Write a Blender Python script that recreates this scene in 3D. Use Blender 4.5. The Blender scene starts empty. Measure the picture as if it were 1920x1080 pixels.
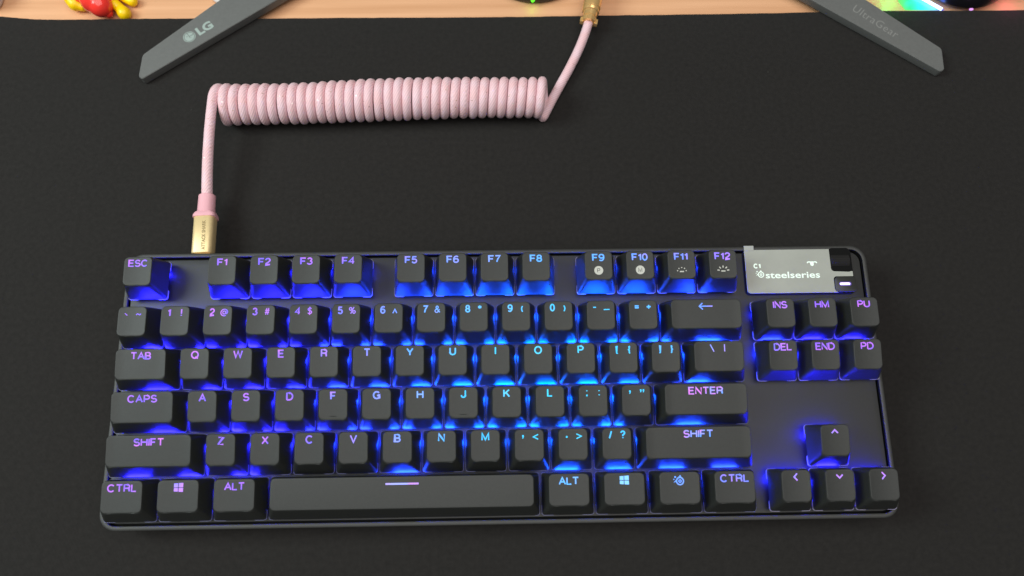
import bpy, bmesh, math, random
from mathutils import Vector, Matrix, Euler
random.seed(7)
MM = 0.001
SC = bpy.context.scene
COL = SC.collection
R = math.radians

# ------------------------------------------------------------------ camera
TILT = R(4.0)                                   # typing angle of the keyboard on its feet
# keyboard frame (mm): x right along the rows, y towards the desk's back, z up from the plate level
FRONT_Y, CASE_Z = -121.6, -17.5
_rot = Matrix.Rotation(TILT, 4, 'X')
_p = _rot @ Vector((0, FRONT_Y, CASE_Z))
KB = Matrix.Translation(Vector((-174.7, -_p.y - 60.0, -_p.z + 1.2))) @ _rot   # front bottom edge on its rubber strip
CAM_K = Matrix.Translation(Vector((174.73, -96.05, 333.33))) @ Euler((0.2385, -0.0104, -0.0157), 'XYZ').to_matrix().to_4x4()
CAM_W = KB @ CAM_K                               # in mm
FPX = 1363.13
cam = bpy.data.cameras.new("camera")
cam.sensor_width = 36.0
cam.lens = FPX / 1920 * 36.0
cam.clip_start = 0.01
cam.clip_end = 20.0
camo = bpy.data.objects.new("camera", cam)
COL.objects.link(camo)
_m = CAM_W.copy(); _m.translation = CAM_W.translation * MM
camo.matrix_world = _m
SC.camera = camo
cam.dof.use_dof = True
cam.dof.focus_distance = 0.345
cam.dof.aperture_fstop = 11.0

# ------------------------------------------------------------------ light
world = bpy.data.worlds.new("World")
SC.world = world
world.use_nodes = True
bg = world.node_tree.nodes["Background"]
bg.inputs[0].default_value = (0.86, 0.93, 1.0, 1)
bg.inputs[1].default_value = 0.10
def area(name, loc, target, size, power, color):
    l = bpy.data.lights.new(name, 'AREA'); l.shape = 'RECTANGLE'
    l.size, l.size_y = size; l.energy = power; l.color = color
    o = bpy.data.objects.new(name, l); COL.objects.link(o)
    o.location = loc
    o.rotation_euler = (Vector(target) - Vector(loc)).to_track_quat('-Z', 'Y').to_euler()
    return o
area("ceiling_light", (0.16, -0.18, 1.5), (0.1, -0.1, 0), (1.7, 1.5), 21.6, (1.0, 0.968, 0.925))
area("window_light", (-0.85, 0.10, 0.85), (-0.2, 0.05, 0), (0.5, 0.5), 9.5, (0.88, 1.0, 0.98))
SC.view_settings.view_transform = 'Standard'
SC.view_settings.look = 'None'
SC.view_settings.exposure = 0.0
SC.view_settings.gamma = 1.0
SC.view_settings.use_curve_mapping = False
SC.cycles.use_denoising = True
SC.cycles.use_light_tree = True
SC.cycles.max_bounces = 8
SC.cycles.sample_clamp_indirect = 4.0
SC.cycles.use_adaptive_sampling = False

# ------------------------------------------------------------------ helpers
def ray(px, py):
    d = CAM_W.to_3x3() @ Vector(((px - 960) / FPX, (540 - py) / FPX, -1))
    return CAM_W.translation.copy(), d
def at(px, py, z=0.0):
    """point of the desk's horizontal plane at height z (mm) seen at photograph pixel px,py"""
    o, d = ray(px, py)
    return o + d * ((z - o.z) / d.z)
KI = KB.inverted()
def kat(px, py, z=0.0):
    """the same on a plane of the keyboard frame"""
    o, d = ray(px, py)
    o = KI @ o; d = KI.to_3x3() @ d
    return o + d * ((z - o.z) / d.z)

def link_mesh(name, verts, faces, mat=None, parent=None, smooth=False, mats=None, mi=None, scale=MM, angle=None):
    me = bpy.data.meshes.new(name)
    me.from_pydata([tuple(Vector(v) * scale) for v in verts], [], faces)
    for m_ in (mats or ([mat] if mat else [])): me.materials.append(m_)
    if mi: me.polygons.foreach_set('material_index', mi)
    if smooth: me.polygons.foreach_set('use_smooth', [True] * len(me.polygons))
    me.update()
    if angle is not None: me.set_sharp_from_angle(angle=angle)
    o = bpy.data.objects.new(name, me); COL.objects.link(o)
    if parent: o.parent = parent
    return o
def thing(o, label, cat, group=None):
    o['label'] = label; o['category'] = cat
    if group: o['group'] = group
    return o
def empty(name, loc=(0, 0, 0)):
    o = bpy.data.objects.new(name, None); COL.objects.link(o)
    o.location = Vector(loc) * MM; o.empty_display_size = 0.01
    return o
class MB:
    """collects verts and faces (mm)"""
    def __init__(s): s.v = []; s.f = []; s.mi = []
    def add(s, v, f, mi=0):
        b = len(s.v); s.v += [Vector(p) for p in v]
        s.f += [tuple(b + i for i in q) for q in f]; s.mi += [mi] * len(f)
    def rings(s, rs, cap0=True, cap1=True, closed=True, mi=0):
        n = len(rs[0]); v = [p for r in rs for p in r]; f = []
        for i in range(len(rs) - 1):
            for j in range(n if closed else n - 1):
                k = (j + 1) % n
                f.append((i * n + j, i * n + k, (i + 1) * n + k, (i + 1) * n + j))
        if cap0: f.append(tuple(range(n - 1, -1, -1)))
        if cap1: f.append(tuple((len(rs) - 1) * n + j for j in range(n)))
        s.add(v, f, mi)
    def box(s, a, b, mi=0):
        x0, y0, z0 = a; x1, y1, z1 = b
        s.add([(x0,y0,z0),(x1,y0,z0),(x1,y1,z0),(x0,y1,z0),(x0,y0,z1),(x1,y0,z1),(x1,y1,z1),(x0,y1,z1)],
              [(3,2,1,0),(4,5,6,7),(0,1,5,4),(1,2,6,5),(2,3,7,6),(3,0,4,7)], mi)
    def build(s, name, mat=None, parent=None, **k):
        if any(s.mi): k['mi'] = s.mi
        return link_mesh(name, s.v, s.f, mat, parent, **k)
def rrect(x0, y0, x1, y1, r, z=0.0, n=5, sx=0, sy=0):
    r = min(r, (x1 - x0) / 2 - .01, (y1 - y0) / 2 - .01)
    out = []
    for q, (cx, cy, a0) in enumerate(((x1 - r, y1 - r, 0), (x0 + r, y1 - r, 90), (x0 + r, y0 + r, 180), (x1 - r, y0 + r, 270))):
        for i in range(n + 1):
            a = R(a0 + 90 * i / n)
            out.append(Vector((cx + r * math.cos(a), cy + r * math.sin(a), z)))
        m = sx if q % 2 == 0 else sy
        if m:
            nx = ((x0 + r, y1), (x0, y0 + r), (x1 - r, y0), (x1, y1 - r))[q]
            p, e = out[-1].copy(), Vector((nx[0], nx[1], z))
            for k in range(1, m + 1): out.append(p.lerp(e, k / (m + 1)))
    return out
def tube_rings(pts, rad, n=12):
    """parallel-transport tube; rad number or list"""
    pts = [Vector(p) for p in pts]; rs = []
    t0 = (pts[1] - pts[0]).normalized()
    u = t0.orthogonal().normalized()
    for i, p in enumerate(pts):
        t = (pts[min(i + 1, len(pts) - 1)] - pts[max(i - 1, 0)]).normalized()
        u = (u - t * u.dot(t)).normalized(); w = t.cross(u)
        r = rad[i] if isinstance(rad, (list, tuple)) else rad
        rs.append([p + (u * math.cos(2 * math.pi * j / n) + w * math.sin(2 * math.pi * j / n)) * r for j in range(n)])
    return rs
def bez(p0, p1, p2, p3, n):
    out = []
    for i in range(n + 1):
        t = i / n; s = 1 - t
        out.append(p0 * s**3 + p1 * 3*s*s*t + p2 * 3*s*t*t + p3 * t**3)
    return out
def text_geo(txt, size=1.0, offset=0.0, sx=1.0, spacing=1.0, res=3):
    """flat glyph mesh, returns verts (Vector 2D centred on x, baseline y=0) and faces, cap height = size"""
    cu = bpy.data.curves.new("t", 'FONT'); cu.body = txt; cu.size = 1.0; cu.fill_mode = 'FRONT'
    cu.offset = offset / (size / 0.72); cu.resolution_u = res; cu.space_character = spacing
    o = bpy.data.objects.new("t", cu); COL.objects.link(o)
    dg = bpy.context.evaluated_depsgraph_get()
    me = bpy.data.meshes.new_from_object(o.evaluated_get(dg))
    k = size / 0.72
    v = [Vector((p.co.x * k * sx, p.co.y * k, 0)) for p in me.vertices]
    f = [tuple(p.vertices) for p in me.polygons]
    bpy.data.objects.remove(o); bpy.data.curves.remove(cu); bpy.data.meshes.remove(me)
    if v:
        a = min(p.x for p in v); b = max(p.x for p in v)
        for p in v: p.x -= (a + b) / 2
    return v, f

# ------------------------------------------------------------------ materials
def mat(name, col, rough=0.6, spec=0.4, metal=0.0, nscale=0, namp=0.0, bump=0.0, bscale=800, coat=0, emit=None, es=0, stretch=None, trans=0, sheen=0):
    m = bpy.data.materials.new(name); m.use_nodes = True
    nt = m.node_tree; b = nt.nodes['Principled BSDF']; N = nt.nodes.new; L = nt.links.new
    b.inputs['Base Color'].default_value = (*col, 1)
    b.inputs['Roughness'].default_value = rough
    b.inputs['Specular IOR Level'].default_value = spec
    b.inputs['Metallic'].default_value = metal
    b.inputs['Coat Weight'].default_value = coat
    b.inputs['Sheen Weight'].default_value = sheen
    if trans:
        b.inputs['Subsurface Weight'].default_value = trans
        b.inputs['Subsurface Radius'].default_value = (1, 1, 1); b.inputs['Subsurface Scale'].default_value = 0.001
    if emit:
        b.inputs['Emission Color'].default_value = (*emit, 1); b.inputs['Emission Strength'].default_value = es
    tc = N('ShaderNodeTexCoord'); mp = N('ShaderNodeMapping'); L(tc.outputs['Object'], mp.inputs[0])
    if stretch: mp.inputs['Scale'].default_value = stretch
    if nscale:
        n = N('ShaderNodeTexNoise'); n.inputs['Scale'].default_value = nscale; n.inputs['Detail'].default_value = 6
        n.inputs['Roughness'].default_value = 0.65
        L(mp.outputs[0], n.inputs['Vector'])
        cr = N('ShaderNodeMapRange'); cr.inputs[1].default_value = .3; cr.inputs[2].default_value = .7
        cr.inputs[3].default_value = 1 - namp; cr.inputs[4].default_value = 1 + namp
        L(n.outputs['Fac'], cr.inputs[0])
        mx = N('ShaderNodeVectorMath'); mx.operation = 'SCALE'; mx.inputs[0].default_value = col
        L(cr.outputs[0], mx.inputs['Scale']); L(mx.outputs[0], b.inputs['Base Color'])
    if bump:
        n2 = N('ShaderNodeTexNoise'); n2.inputs['Scale'].default_value = bscale; n2.inputs['Detail'].default_value = 3
        L(mp.outputs[0], n2.inputs['Vector'])
        bp = N('ShaderNodeBump'); bp.inputs['Strength'].default_value = bump; bp.inputs['Distance'].default_value = 0.0002
        L(n2.outputs['Fac'], bp.inputs['Height']); L(bp.outputs[0], b.inputs['Normal'])
    return m
M = {}
M['cap'] = mat('black_pbt', (0.018, 0.0195, 0.0178), rough=0.52, spec=0.48, nscale=900, namp=0.13, bump=0.25, bscale=2600)
M['plate'] = mat('black_anodised_plate', (0.013, 0.013, 0.012), rough=0.47, spec=0.45, nscale=700, namp=0.12, bump=0.15, bscale=3000)
M['case'] = mat('black_case_plastic', (0.026, 0.026, 0.024), rough=0.5, spec=0.5, nscale=800, namp=0.12, bump=0.2, bscale=2500)
M['dark'] = mat('black_gap', (0.006, 0.006, 0.006), rough=0.8, spec=0.1)
M['rubber'] = mat('black_rubber', (0.012, 0.011, 0.011), rough=0.75, spec=0.25, bump=.3, bscale=1500)
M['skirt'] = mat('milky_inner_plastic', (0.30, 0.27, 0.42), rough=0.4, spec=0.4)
M['skirt_shaded'] = mat('shaded_milky_plastic', (0.12, 0.12, 0.26), rough=0.4, spec=0.35)  # same milky plastic with the gaps' shade and LED blue in its colour
M['print'] = mat('pale_grey_print', (0.52, 0.52, 0.47), rough=0.6)
M['ridge'] = mat('worn_ridge', (0.014, 0.014, 0.013), rough=0.45)
M['film'] = mat('grey_display_film', (0.325, 0.335, 0.30), rough=0.38, spec=0.45, nscale=60, namp=0.07)
M['stand'] = mat('grey_stand_plastic', (0.128, 0.130, 0.125), rough=0.5, spec=0.5, nscale=600, namp=0.06, bump=.15, bscale=2500)
M['stand_print'] = mat('silver_stand_print', (0.33, 0.40, 0.37), rough=0.4, nscale=500, namp=.05)
M['stand_print_dim'] = mat('grey_stand_print', (0.235, 0.235, 0.225), rough=0.45, nscale=500, namp=.05)
M['pink'] = mat('pink_plastic', (0.80, 0.42, 0.47), rough=0.42, spec=0.4)
M['housing'] = mat('pale_gold_metal', (0.86, 0.66, 0.34), rough=0.42, metal=0.3, spec=0.6, nscale=400, namp=.04)
M['housing_print'] = mat('brown_engraving', (0.27, 0.19, 0.08), rough=0.6)
M['gold'] = mat('polished_gold', (1.0, 0.62, 0.24), rough=0.24, metal=0.62, spec=.8)
M['red'] = mat('red_glossy_plastic', (1.0, 0.045, 0.03), rough=0.22, spec=0.6, coat=0.3)
M['yellow'] = mat('yellow_plastic', (1.0, 0.64, 0.0), rough=0.35, spec=0.5)
M['blackgloss'] = mat('black_satin_plastic', (0.010, 0.009, 0.012), rough=0.32, spec=0.4)
M['white'] = mat('white_plastic', (0.62, 0.58, 0.56), rough=0.5)

# black cloth desk mat: fine weave
def cloth():
    m = mat('black_cloth', (0.0186, 0.0170, 0.0159), rough=0.9, spec=0.16, nscale=420, namp=0.18, sheen=0.04)
    nt = m.node_tree; N = nt.nodes.new; L = nt.links.new; b = nt.nodes['Principled BSDF']
    tc = N('ShaderNodeTexCoord')
    ws = []
    for d in ('X', 'Y'):
        w = N('ShaderNodeTexWave'); w.bands_direction = d; w.inputs['Scale'].default_value = 520
        w.inputs['Distortion'].default_value = 1.2; w.inputs['Detail Scale'].default_value = 3
        L(tc.outputs['Object'], w.inputs[0]); ws.append(w)
    a = N('ShaderNodeMath'); a.operation = 'ADD'; L(ws[0].outputs['Fac'], a.inputs[0]); L(ws[1].outputs['Fac'], a.inputs[1])
    n = N('ShaderNodeTexNoise'); n.inputs['Scale'].default_value = 900; L(tc.outputs['Object'], n.inputs['Vector'])
    a2 = N('ShaderNodeMath'); a2.operation = 'ADD'; L(a.outputs[0], a2.inputs[0]); L(n.outputs['Fac'], a2.inputs[1])
    bp = N('ShaderNodeBump'); bp.inputs['Strength'].default_value = 0.35; bp.inputs['Distance'].default_value = 0.0003
    L(a2.outputs[0], bp.inputs['Height']); L(bp.outputs[0], b.inputs['Normal'])
    # faint lint specks
    v = N('ShaderNodeTexVoronoi'); v.inputs['Scale'].default_value = 55; L(tc.outputs['Object'], v.inputs['Vector'])
    lt = N('ShaderNodeMath'); lt.operation = 'LESS_THAN'; lt.inputs[1].default_value = 0.011; L(v.outputs['Distance'], lt.inputs[0])
    src = b.inputs['Base Color'].links[0].from_socket
    mx = N('ShaderNodeMixRGB'); mx.inputs[2].default_value = (0.11, 0.11, 0.10, 1)
    L(lt.outputs[0], mx.inputs[0]); L(src, mx.inputs[1]); L(mx.outputs[0], b.inputs['Base Color'])
    return m
M['cloth'] = cloth()
def wood():
    m = bpy.data.materials.new('light_maple'); m.use_nodes = True
    nt = m.node_tree; N = nt.nodes.new; L = nt.links.new; b = nt.nodes['Principled BSDF']
    tc = N('ShaderNodeTexCoord'); mp = N('ShaderNodeMapping'); mp.inputs['Scale'].default_value = (6, 190, 1)
    L(tc.outputs['Object'], mp.inputs[0])
    n = N('ShaderNodeTexNoise'); n.inputs['Scale'].default_value = 1.0; n.inputs['Detail'].default_value = 5
    L(mp.outputs[0], n.inputs['Vector'])
    cr = N('ShaderNodeValToRGB'); cr.color_ramp.elements[0].position = .3; cr.color_ramp.elements[1].position = .72
    cr.color_ramp.elements[0].color = (0.64, 0.33, 0.17, 1); cr.color_ramp.elements[1].color = (0.78, 0.43, 0.24, 1)
    L(n.outputs['Fac'], cr.inputs[0]); L(cr.outputs[0], b.inputs['Base Color'])
    b.inputs['Roughness'].default_value = 0.42; b.inputs['Specular IOR Level'].default_value = 0.4
    return m
M['wood'] = wood()
# braided cord: spiral threads, glitter flecks
def cord_mat():
    m = bpy.data.materials.new('pink_braid'); m.use_nodes = True
    nt = m.node_tree; N = nt.nodes.new; L = nt.links.new; b = nt.nodes['Principled BSDF']
    uv = N('ShaderNodeUVMap')
    mp = N('ShaderNodeMapping'); mp.inputs['Rotation'].default_value = (0, 0, R(38)); mp.inputs['Scale'].default_value = (1, 1, 1)
    L(uv.outputs[0], mp.inputs[0])
    w = N('ShaderNodeTexWave'); w.inputs['Scale'].default_value = 0.26; w.inputs['Distortion'].default_value = .6
    L(mp.outputs[0], w.inputs[0])
    n = N('ShaderNodeTexNoise'); n.inputs['Scale'].default_value = 0.16; n.inputs['Detail'].default_value = 2; L(uv.outputs[0], n.inputs['Vector'])
    cr = N('ShaderNodeValToRGB'); cr.color_ramp.elements[0].position = .35; cr.color_ramp.elements[1].position = .65
    cr.color_ramp.elements[0].color = (0.85, 0.53, 0.555, 1); cr.color_ramp.elements[1].color = (0.85, 0.595, 0.65, 1)
    L(n.outputs['Fac'], cr.inputs[0])
    mr = N('ShaderNodeMapRange'); mr.inputs[3].default_value = .86; mr.inputs[4].default_value = 1.05; L(w.outputs['Fac'], mr.inputs[0])
    sc = N('ShaderNodeVectorMath'); sc.operation = 'SCALE'; L(cr.outputs[0], sc.inputs[0]); L(mr.outputs[0], sc.inputs['Scale'])
    # flecks: thin metallic threads
    mp2 = N('ShaderNodeMapping'); mp2.inputs['Rotation'].default_value = (0, 0, R(38)); mp2.inputs['Scale'].default_value = (.55, 1.9, 1)
    L(uv.outputs[0], mp2.inputs[0])
    v = N('ShaderNodeTexVoronoi'); v.inputs['Scale'].default_value = .40; L(mp2.outputs[0], v.inputs['Vector'])
    lt = N('ShaderNodeMath'); lt.operation = 'LESS_THAN'; lt.inputs[1].default_value = 0.125; L(v.outputs['Distance'], lt.inputs[0])
    wn = N('ShaderNodeTexWhiteNoise'); L(v.outputs['Color'], wn.inputs['Vector'])
    fr = N('ShaderNodeValToRGB'); fr.color_ramp.elements[0].color = (0.50, 0.30, 0.26, 1); fr.color_ramp.elements[1].color = (1, .92, .85, 1)
    e = fr.color_ramp.elements.new(.35); e.color = (0.9, 0.52, 0.36, 1); e = fr.color_ramp.elements.new(.5); e.color = (1, .88, .86, 1)
    L(wn.outputs['Value'], fr.inputs[0])
    mx = N('ShaderNodeMixRGB'); L(lt.outputs[0], mx.inputs[0]); L(sc.outputs[0], mx.inputs[1]); L(fr.outputs[0], mx.inputs[2])
    L(mx.outputs[0], b.inputs['Base Color'])
    mt = N('ShaderNodeMath'); mt.operation = 'MULTIPLY'; mt.inputs[1].default_value = .35; L(lt.outputs[0], mt.inputs[0]); L(mt.outputs[0], b.inputs['Metallic'])
    rg = N('ShaderNodeMapRange'); rg.inputs[3].default_value = .78; rg.inputs[4].default_value = .22; L(lt.outputs[0], rg.inputs[0]); L(rg.outputs[0], b.inputs['Roughness'])
    bp = N('ShaderNodeBump'); bp.inputs['Strength'].default_value = .35; bp.inputs['Distance'].default_value = .0002
    L(w.outputs['Fac'], bp.inputs['Height']); L(bp.outputs[0], b.inputs['Normal'])
    b.inputs['Sheen Weight'].default_value = .1; b.inputs['Coat Weight'].default_value = .12; b.inputs['Coat Roughness'].default_value = .3
    return m
M['cord'] = cord_mat()
# backlit legends: the LED colour of each key is the object colour; alpha = how far it drifts to pink
def legend_mats():
    out = []
    for nm, st in (('legend_light', 1.0), ('legend_edge_light', 0.34)):
        m = bpy.data.materials.new(nm); m.use_nodes = True
        nt = m.node_tree; N = nt.nodes.new; L = nt.links.new; b = nt.nodes['Principled BSDF']
        b.inputs['Base Color'].default_value = (.02, .02, .05, 1)
        oi = N('ShaderNodeObjectInfo'); tc = N('ShaderNodeTexCoord')
        if st == 1.0:
            n = N('ShaderNodeTexNoise'); n.inputs['Scale'].default_value = 170; n.inputs['Detail'].default_value = 1
            L(tc.outputs['Object'], n.inputs['Vector'])
            mr = N('ShaderNodeMapRange'); mr.inputs[1].default_value = .38; mr.inputs[2].default_value = .62; L(n.outputs['Fac'], mr.inputs[0])
            mu = N('ShaderNodeMath'); mu.operation = 'MULTIPLY'; L(mr.outputs[0], mu.inputs[0]); L(oi.outputs['Alpha'], mu.inputs[1])
            mx = N('ShaderNodeMixRGB'); mx.inputs[2].default_value = (0.62, 0.15, 0.66, 1)
            L(mu.outputs[0], mx.inputs[0]); L(oi.outputs['Color'], mx.inputs[1]); L(mx.outputs[0], b.inputs['Emission Color'])
        else:
            mx = N('ShaderNodeMixRGB'); mx.inputs[0].default_value = .55; mx.inputs[2].default_value = (0.02, 0.06, 1.0, 1)
            L(oi.outputs['Color'], mx.inputs[1]); L(mx.outputs[0], b.inputs['Emission Color'])
        b.inputs['Emission Strength'].default_value = 1.5 if st == 1.0 else .32
        out.append(m)
    return out
LEG, LEGH = legend_mats()
M['oled'] = mat('oled_light', (.3, .3, .3), emit=(0.68, 0.86, 0.74), es=0.95)
M['bar'] = mat('lilac_lamp', (.5, .5, .6), emit=(0.9, 0.72, 1.0), es=1.6)
M['barglow'] = mat('lilac_lamp_edge', (.03, .02, .08), emit=(0.16, 0.09, 0.62), es=0.7)

# ------------------------------------------------------------------ desk and mat
MAT_T = 3.5
mb = MB(); mb.box((-900, -420, -MAT_T - 30), (900, 520, -MAT_T))
desk = mb.build('desk', M['wood']); desk['kind'] = 'structure'
edge_px = [(-900, 22), (-400, 26), (-120, 27), (-20, 28.5), (20, 32), (60, 35.5), (110, 36.5), (170, 36), (240, 34.5), (350, 34.2), (500, 34), (640, 33), (760, 32.5), (900, 31.5),
           (1000, 30.8), (1120, 28.5), (1300, 26.5), (1480, 23.5), (1560, 21.5), (1700, 19.5), (1800, 19.5), (1920, 18.5), (2100, 15), (2600, 9)]
back = []
for i, (a, b) in enumerate(edge_px):
    back.append(at(a, b))
dense = []
for i in range(len(back) - 1):
    for j in range(10):
        t = j / 10; q = back[i].lerp(back[i + 1], t); q.y += random.uniform(-.12, .12); dense.append(q)
dense.append(back[-1])
NY = 14
rows_ = []
for q in dense:
    col_ = [Vector((q.x, q.y + .2, -MAT_T)), Vector((q.x, q.y + .25, -.9)), Vector((q.x, q.y, -.25)), Vector((q.x, q.y - .5, 0))]
    for k in range(1, NY + 1):
        t = k / NY; col_.append(Vector((q.x, (q.y - .5) * (1 - t) + (-330) * t, 0)))
    rows_.append(col_)
n_ = len(rows_[0]); v = [p for c in rows_ for p in c]; f = []
for i in range(len(rows_) - 1):
    for j in range(n_ - 1):
        a = i * n_ + j; f.append((a, a + 1, a + n_ + 1, a + n_))
deskmat = link_mesh('desk_mat', v, f, M['cloth'], smooth=True)
thing(deskmat, 'large black cloth desk mat covering the wooden desk under the keyboard', 'desk mat')

# ------------------------------------------------------------------ keyboard
U = 19.05
G = 0.208
kb = empty('keyboard'); kb.matrix_world = (lambda m_: (setattr(m_, 'translation', m_.translation * MM), m_)[1])(KB.copy())
thing(kb, 'black tenkeyless mechanical keyboard with blue and violet backlight on the mat', 'keyboard')
PZ = -2.9; RZ = -1.8
X0, X1, Y0, Y1 = -3.2, 350.4, FRONT_Y, 4.4
# case: outer wall, rim, groove
def case():
    m_ = MB(); rs = []
    for ins, z in ((1.5, CASE_Z), (0.3, CASE_Z + 1.2), (0, CASE_Z + 3), (0, RZ - .5), (.12, RZ - .18), (.45, RZ), (1.75, RZ), (1.95, RZ - .15), (2.0, RZ - .5), (2.0, RZ - 4.0)):
        rs.append(rrect(X0 + ins, Y0 + ins, X1 - ins, Y1 - ins, 7.5 - ins, z, 8))
    m_.rings(rs, True, False)
    n8 = len(rs[0])
    for q in range(7 * n8, 9 * n8): m_.mi[q] = 1  # inner wall blackened: the groove's shade put into its colour
    o = m_.build('case', None, kb, smooth=True, angle=R(40), mats=[M['case'], M['dark']])
    return o
case()
m_ = MB(); m_.rings([rrect(X0 + 1.8, Y0 + 1.8, X1 - 1.8, Y1 - 1.8, 5.6, PZ - 3.4, 8), rrect(X0 + 1.8, Y0 + 1.8, X1 - 1.8, Y1 - 1.8, 5.6, PZ - 2.2, 8)])
m_.build('inner_tray', M['dark'], kb)
m_ = MB(); rs = []
for ins, z in ((2.9, PZ - 2.2), (2.9, PZ - .25), (3.0, PZ - .05), (3.25, PZ)):
    rs.append(rrect(X0 + ins, Y0 + ins, X1 - ins, Y1 - ins - .1, 5.0 - (ins - 2.9), z, 8))
m_.rings(rs); m_.build('top_plate', M['plate'], kb, smooth=True, angle=R(30))
# feet under the case
for sx in (30, 290):
    m_ = MB(); y = -6.0
    p0 = Vector((sx, y, CASE_Z))
    w = KB @ p0
    m_.rings([rrect(sx, y - 9, sx + 28, y, 2, CASE_Z - (w.z) / math.cos(TILT) + .2), rrect(sx, y - 9, sx + 28, y, 2, CASE_Z + 1)])
    m_.build('foot', M['rubber'], kb)
m_ = MB(); m_.rings([rrect(20, Y0 + 3, 320, Y0 + 9, 2, CASE_Z - 1.1), rrect(20, Y0 + 3, 320, Y0 + 9, 2, CASE_Z + .5)]); m_.build('foot', M['rubber'], kb)

ROWP = [  # zf, zb, front inset, back inset of the top face
    (12.92, 13.37, 4.37, 1.42), (13.20, 13.53, 4.21, 1.67), (10.49, 12.01, 4.14, 1.55),
    (9.94, 11.70, 4.33, 1.43), (10.07, 11.75, 4.70, 1.05), (10.06, 11.19, 4.70, 1.00)]
BZ, BIN, SIN = 0.85, 0.52, 3.26
def led_color(x, y):
    d = math.hypot((x - 196) / 100.0, (y + 62) / 88.0)
    stops = [(0, (0.0, .66, .84, 0)), (.45, (0.01, .50, .95, .05)), (.8, (.12, .27, 1, .35)), (1.15, (.17, .095, .92, .6)), (1.8, (.16, .08, .84, .6)), (9, (.16, .08, .8, .6))]
    for (a, ca), (b, cb) in zip(stops, stops[1:]):
        if d <= b:
            t = (d - a) / (b - a); return [ca[i] + (cb[i] - ca[i]) * t for i in range(4)], d
    return list(stops[-1][1]), d
def led_light_color(d):
    t = max(0, min(1, (d - .1) / 1.15))
    return (.013 * t, .095 * (1 - t) ** 1.1 + .010, 1.0)

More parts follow.
